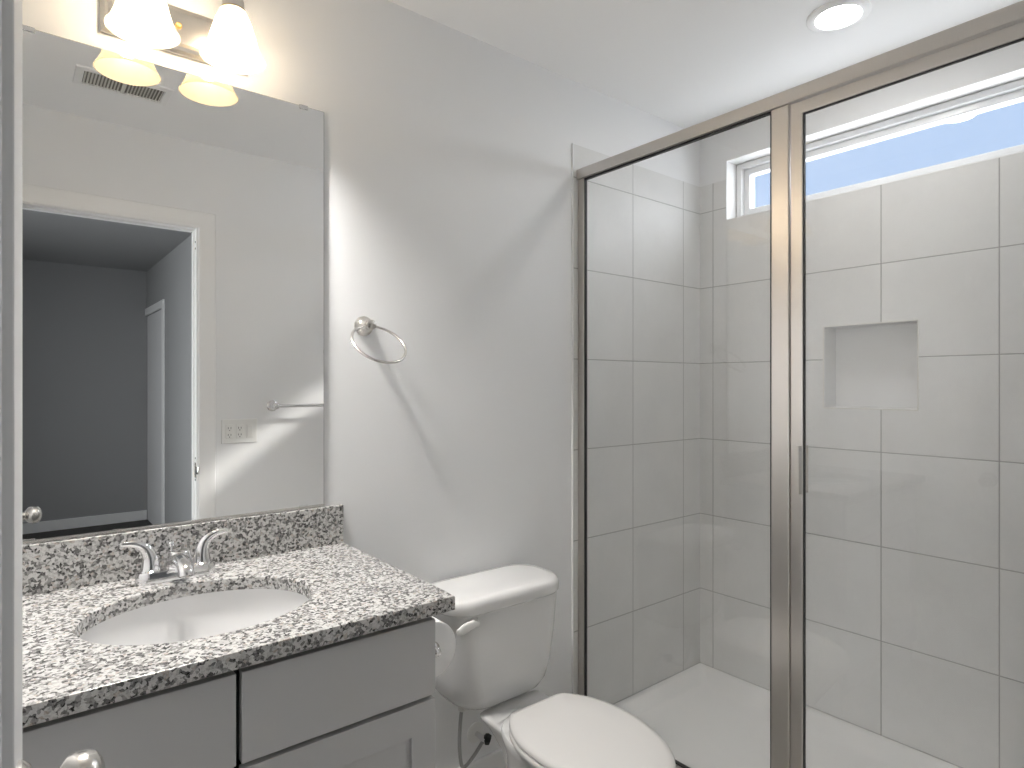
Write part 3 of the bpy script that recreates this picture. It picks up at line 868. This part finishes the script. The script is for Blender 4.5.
# ------------------------------------------------------------------ toilet paper
PX, PY, PZ = .750, -.410, .716
tp = thing('toilet_paper_roll', 'white toilet paper roll on the side of the vanity', 'toilet paper', (PX, PY, PZ))
b = bmesh.new(); lathe(b, (PX, PY, PZ), (0, 1, 0), [(0, .021), (0, .0635), (.0015, .065), (.0985, .065), (.1, .0635), (.1, .021)], 56, cap=False, closed=True)
obj('paper', b, 'paper', tp, smooth=50)
b = bmesh.new(); lathe(b, (PX, PY + .001, PZ), (0, 1, 0), [(0, .0185), (0, .0208), (.098, .0208), (.098, .0185)], 32, cap=False, closed=True)
obj('cardboard_core', b, 'card', tp, smooth=50)
th_ = thing('toilet_paper_holder', 'chrome holder arm with a round knob carrying the paper roll', 'toilet paper holder', (VX1, PY + .13, PZ))
b = bmesh.new(); lathe(b, (VX1, PY + .125, PZ + .003), (1, 0, 0), [(0, .024), (.004, .024), (.008, .016), (.014, .010), (.064, .009)], 24)
obj('holder_post', b, 'chrome', th_)
b = bmesh.new(); tube(b, [(PX, PY + .136, PZ + .003), (PX, PY - .012, PZ + .003)], .0085, 16)
lathe(b, (PX, PY + .004, PZ), (0, 1, 0), [(0, .0185), (.092, .0185)], 24)
obj('holder_arm', b, 'chrome', th_)
b = bmesh.new(); lathe(b, (PX, PY - .008, PZ + .003), (0, -1, 0), [(0, .008), (.003, .011), (.009, .0125), (.015, .010), (.018, .005), (.0185, .001)], 24)
obj('holder_knob', b, 'chrome', th_, smooth=60)

# ------------------------------------------------------------------ shower pan
sp0 = thing('shower_pan', 'white acrylic shower pan with raised rim behind the glass', 'shower pan', (2.0, -.76, 0))
b = bmesh.new()
PX0, PX1, PY0, PY1 = 1.600, XE - .001, YS + .001, -.001
def pr(x0, x1, y0, y1, z, r): return rrect((x0 + x1) / 2, (y0 + y1) / 2, x1 - x0, y1 - y0, r, z, 6)
loft(b, [pr(PX0, PX1, PY0, PY1, 0, .004), pr(PX0, PX1, PY0, PY1, .082, .004), pr(PX0 + .003, PX1 - .0, PY0, PY1, .087, .004), pr(PX0 + .075, PX1 - .012, PY0 + .012, PY1 - .012, .087, .01),
         pr(PX0 + .085, PX1 - .03, PY0 + .03, PY1 - .03, .078, .02), pr(PX0 + .095, PX1 - .075, PY0 + .075, PY1 - .075, .050, .03), pr(PX0 + .11, PX1 - .10, PY0 + .10, PY1 - .10, .042, .04), pr(PX0 + .30, PX1 - .32, PY0 + .64, PY1 - .64, .030, .05)])
obj('pan_basin', b, 'pan', sp0, smooth=50)
obj('pan_curb', box(PX0 + .002, PX0 + .072, PY0, PY1, .080, .112), 'pan', sp0, bevel=.008, bseg=3)
b = bmesh.new(); lathe(b, (2.0, -.76, .029), (0, 0, 1), [(0, .052), (.004, .052), (.006, .046), (.0045, .042), (.0045, .001)], 32)
obj('pan_drain', b, 'chrome', sp0)

# ------------------------------------------------------------------ shower enclosure
GX = 1.632
en = thing('shower_enclosure', 'framed glass shower enclosure in brushed nickel with pivot door', 'shower enclosure', (1.64, -.76, .11))
b = bmesh.new()
hp = [(1.617, 2.0765), (1.615, 2.0785), (1.615, 2.111), (1.6165, 2.1135), (1.640, 2.1135), (1.6415, 2.111), (1.6415, 2.0765)]
loft(b, [[(x, -.0065, z) for x, z in hp], [(x, YS + .0065, z) for x, z in hp]])
obj('header_rail', b, 'nickel', en, smooth=30)
obj('wall_jamb', box(1.622, 1.638, -.036, -.0065, .133, 2.0765), 'nickel', en, bevel=.002)
obj('wall_jamb', box(1.622, 1.638, YS + .0065, YS + .030, .133, 2.0765), 'nickel', en, bevel=.002)
obj('center_post', box(1.620, 1.641, -.8025, -.7515, .133, 2.0765), 'nickel', en, bevel=.003)
b = bmesh.new(); tpf = [(1.617, .112), (1.617, .122), (1.622, .133), (1.640, .133), (1.645, .112)]
loft(b, [[(x, -.0065, z) for x, z in tpf], [(x, YS + .0065, z) for x, z in tpf]])
obj('bottom_track', b, 'nickel', en, smooth=20)
# fixed panel
fy0, fy1, fz0, fz1 = -.7515, -.034, .133, 2.0765
fg = obj('fixed_glass', box(GX - .003, GX + .003, fy0 + .002, fy1 - .002, fz0 + .002, fz1 - .002), 'glass', en, smooth=0)
g = obj('glass_gasket', ring_frame(bmesh.new(), 'x', GX - .006, GX + .006, fy0, fy1, fz0, fz1, .005), 'gasket', fg, smooth=0); g.matrix_parent_inverse = Matrix()
# pivot door
dy0, dy1, dz0, dz1 = YS + .034, -.8055, .137, 2.0735
dfr = bmesh.new(); ring_frame(dfr, 'x', 1.623, 1.641, dy0, dy1, dz0, dz1, .032)
dd = obj('shower_door', dfr, 'nickel', en, smooth=0, bevel=.002)
def sub(name, bm, mat, **kw):
    o = obj(name, bm, mat, dd, **kw); o.matrix_parent_inverse = Matrix(); return o
sub('door_glass', box(GX - .003, GX + .003, dy0 + .0335, dy1 - .0335, dz0 + .0335, dz1 - .0335), 'glass', smooth=0)
sub('glass_gasket', ring_frame(bmesh.new(), 'x', GX - .0045, GX + .0045, dy0 + .032, dy1 - .032, dz0 + .032, dz1 - .032, .0022), 'gasket', smooth=0)
hn = bmesh.new()
bx(hn, 1.606, 1.624, -.8355, -.832, 1.036, 1.162); bx(hn, 1.619, 1.6235, -.8355, -.815, 1.036, 1.162)
bx(hn, 1.641, 1.660, -.8355, -.832, 1.036, 1.162)
sub('pull_handle', hn, 'nickel', bevel=.0008)
# re-anchor grandchildren of empties: meshes are modelled in world coordinates
for o in bpy.data.objects:
    if o.type == 'MESH' and o.parent is not None and o.parent.type == 'MESH':
        o.matrix_parent_inverse = Matrix()
        par = o.parent
        if par.parent is not None and par.parent.type == 'EMPTY' and abs(par.parent.rotation_euler.z) < 1e-6:
            o.matrix_parent_inverse = Matrix()
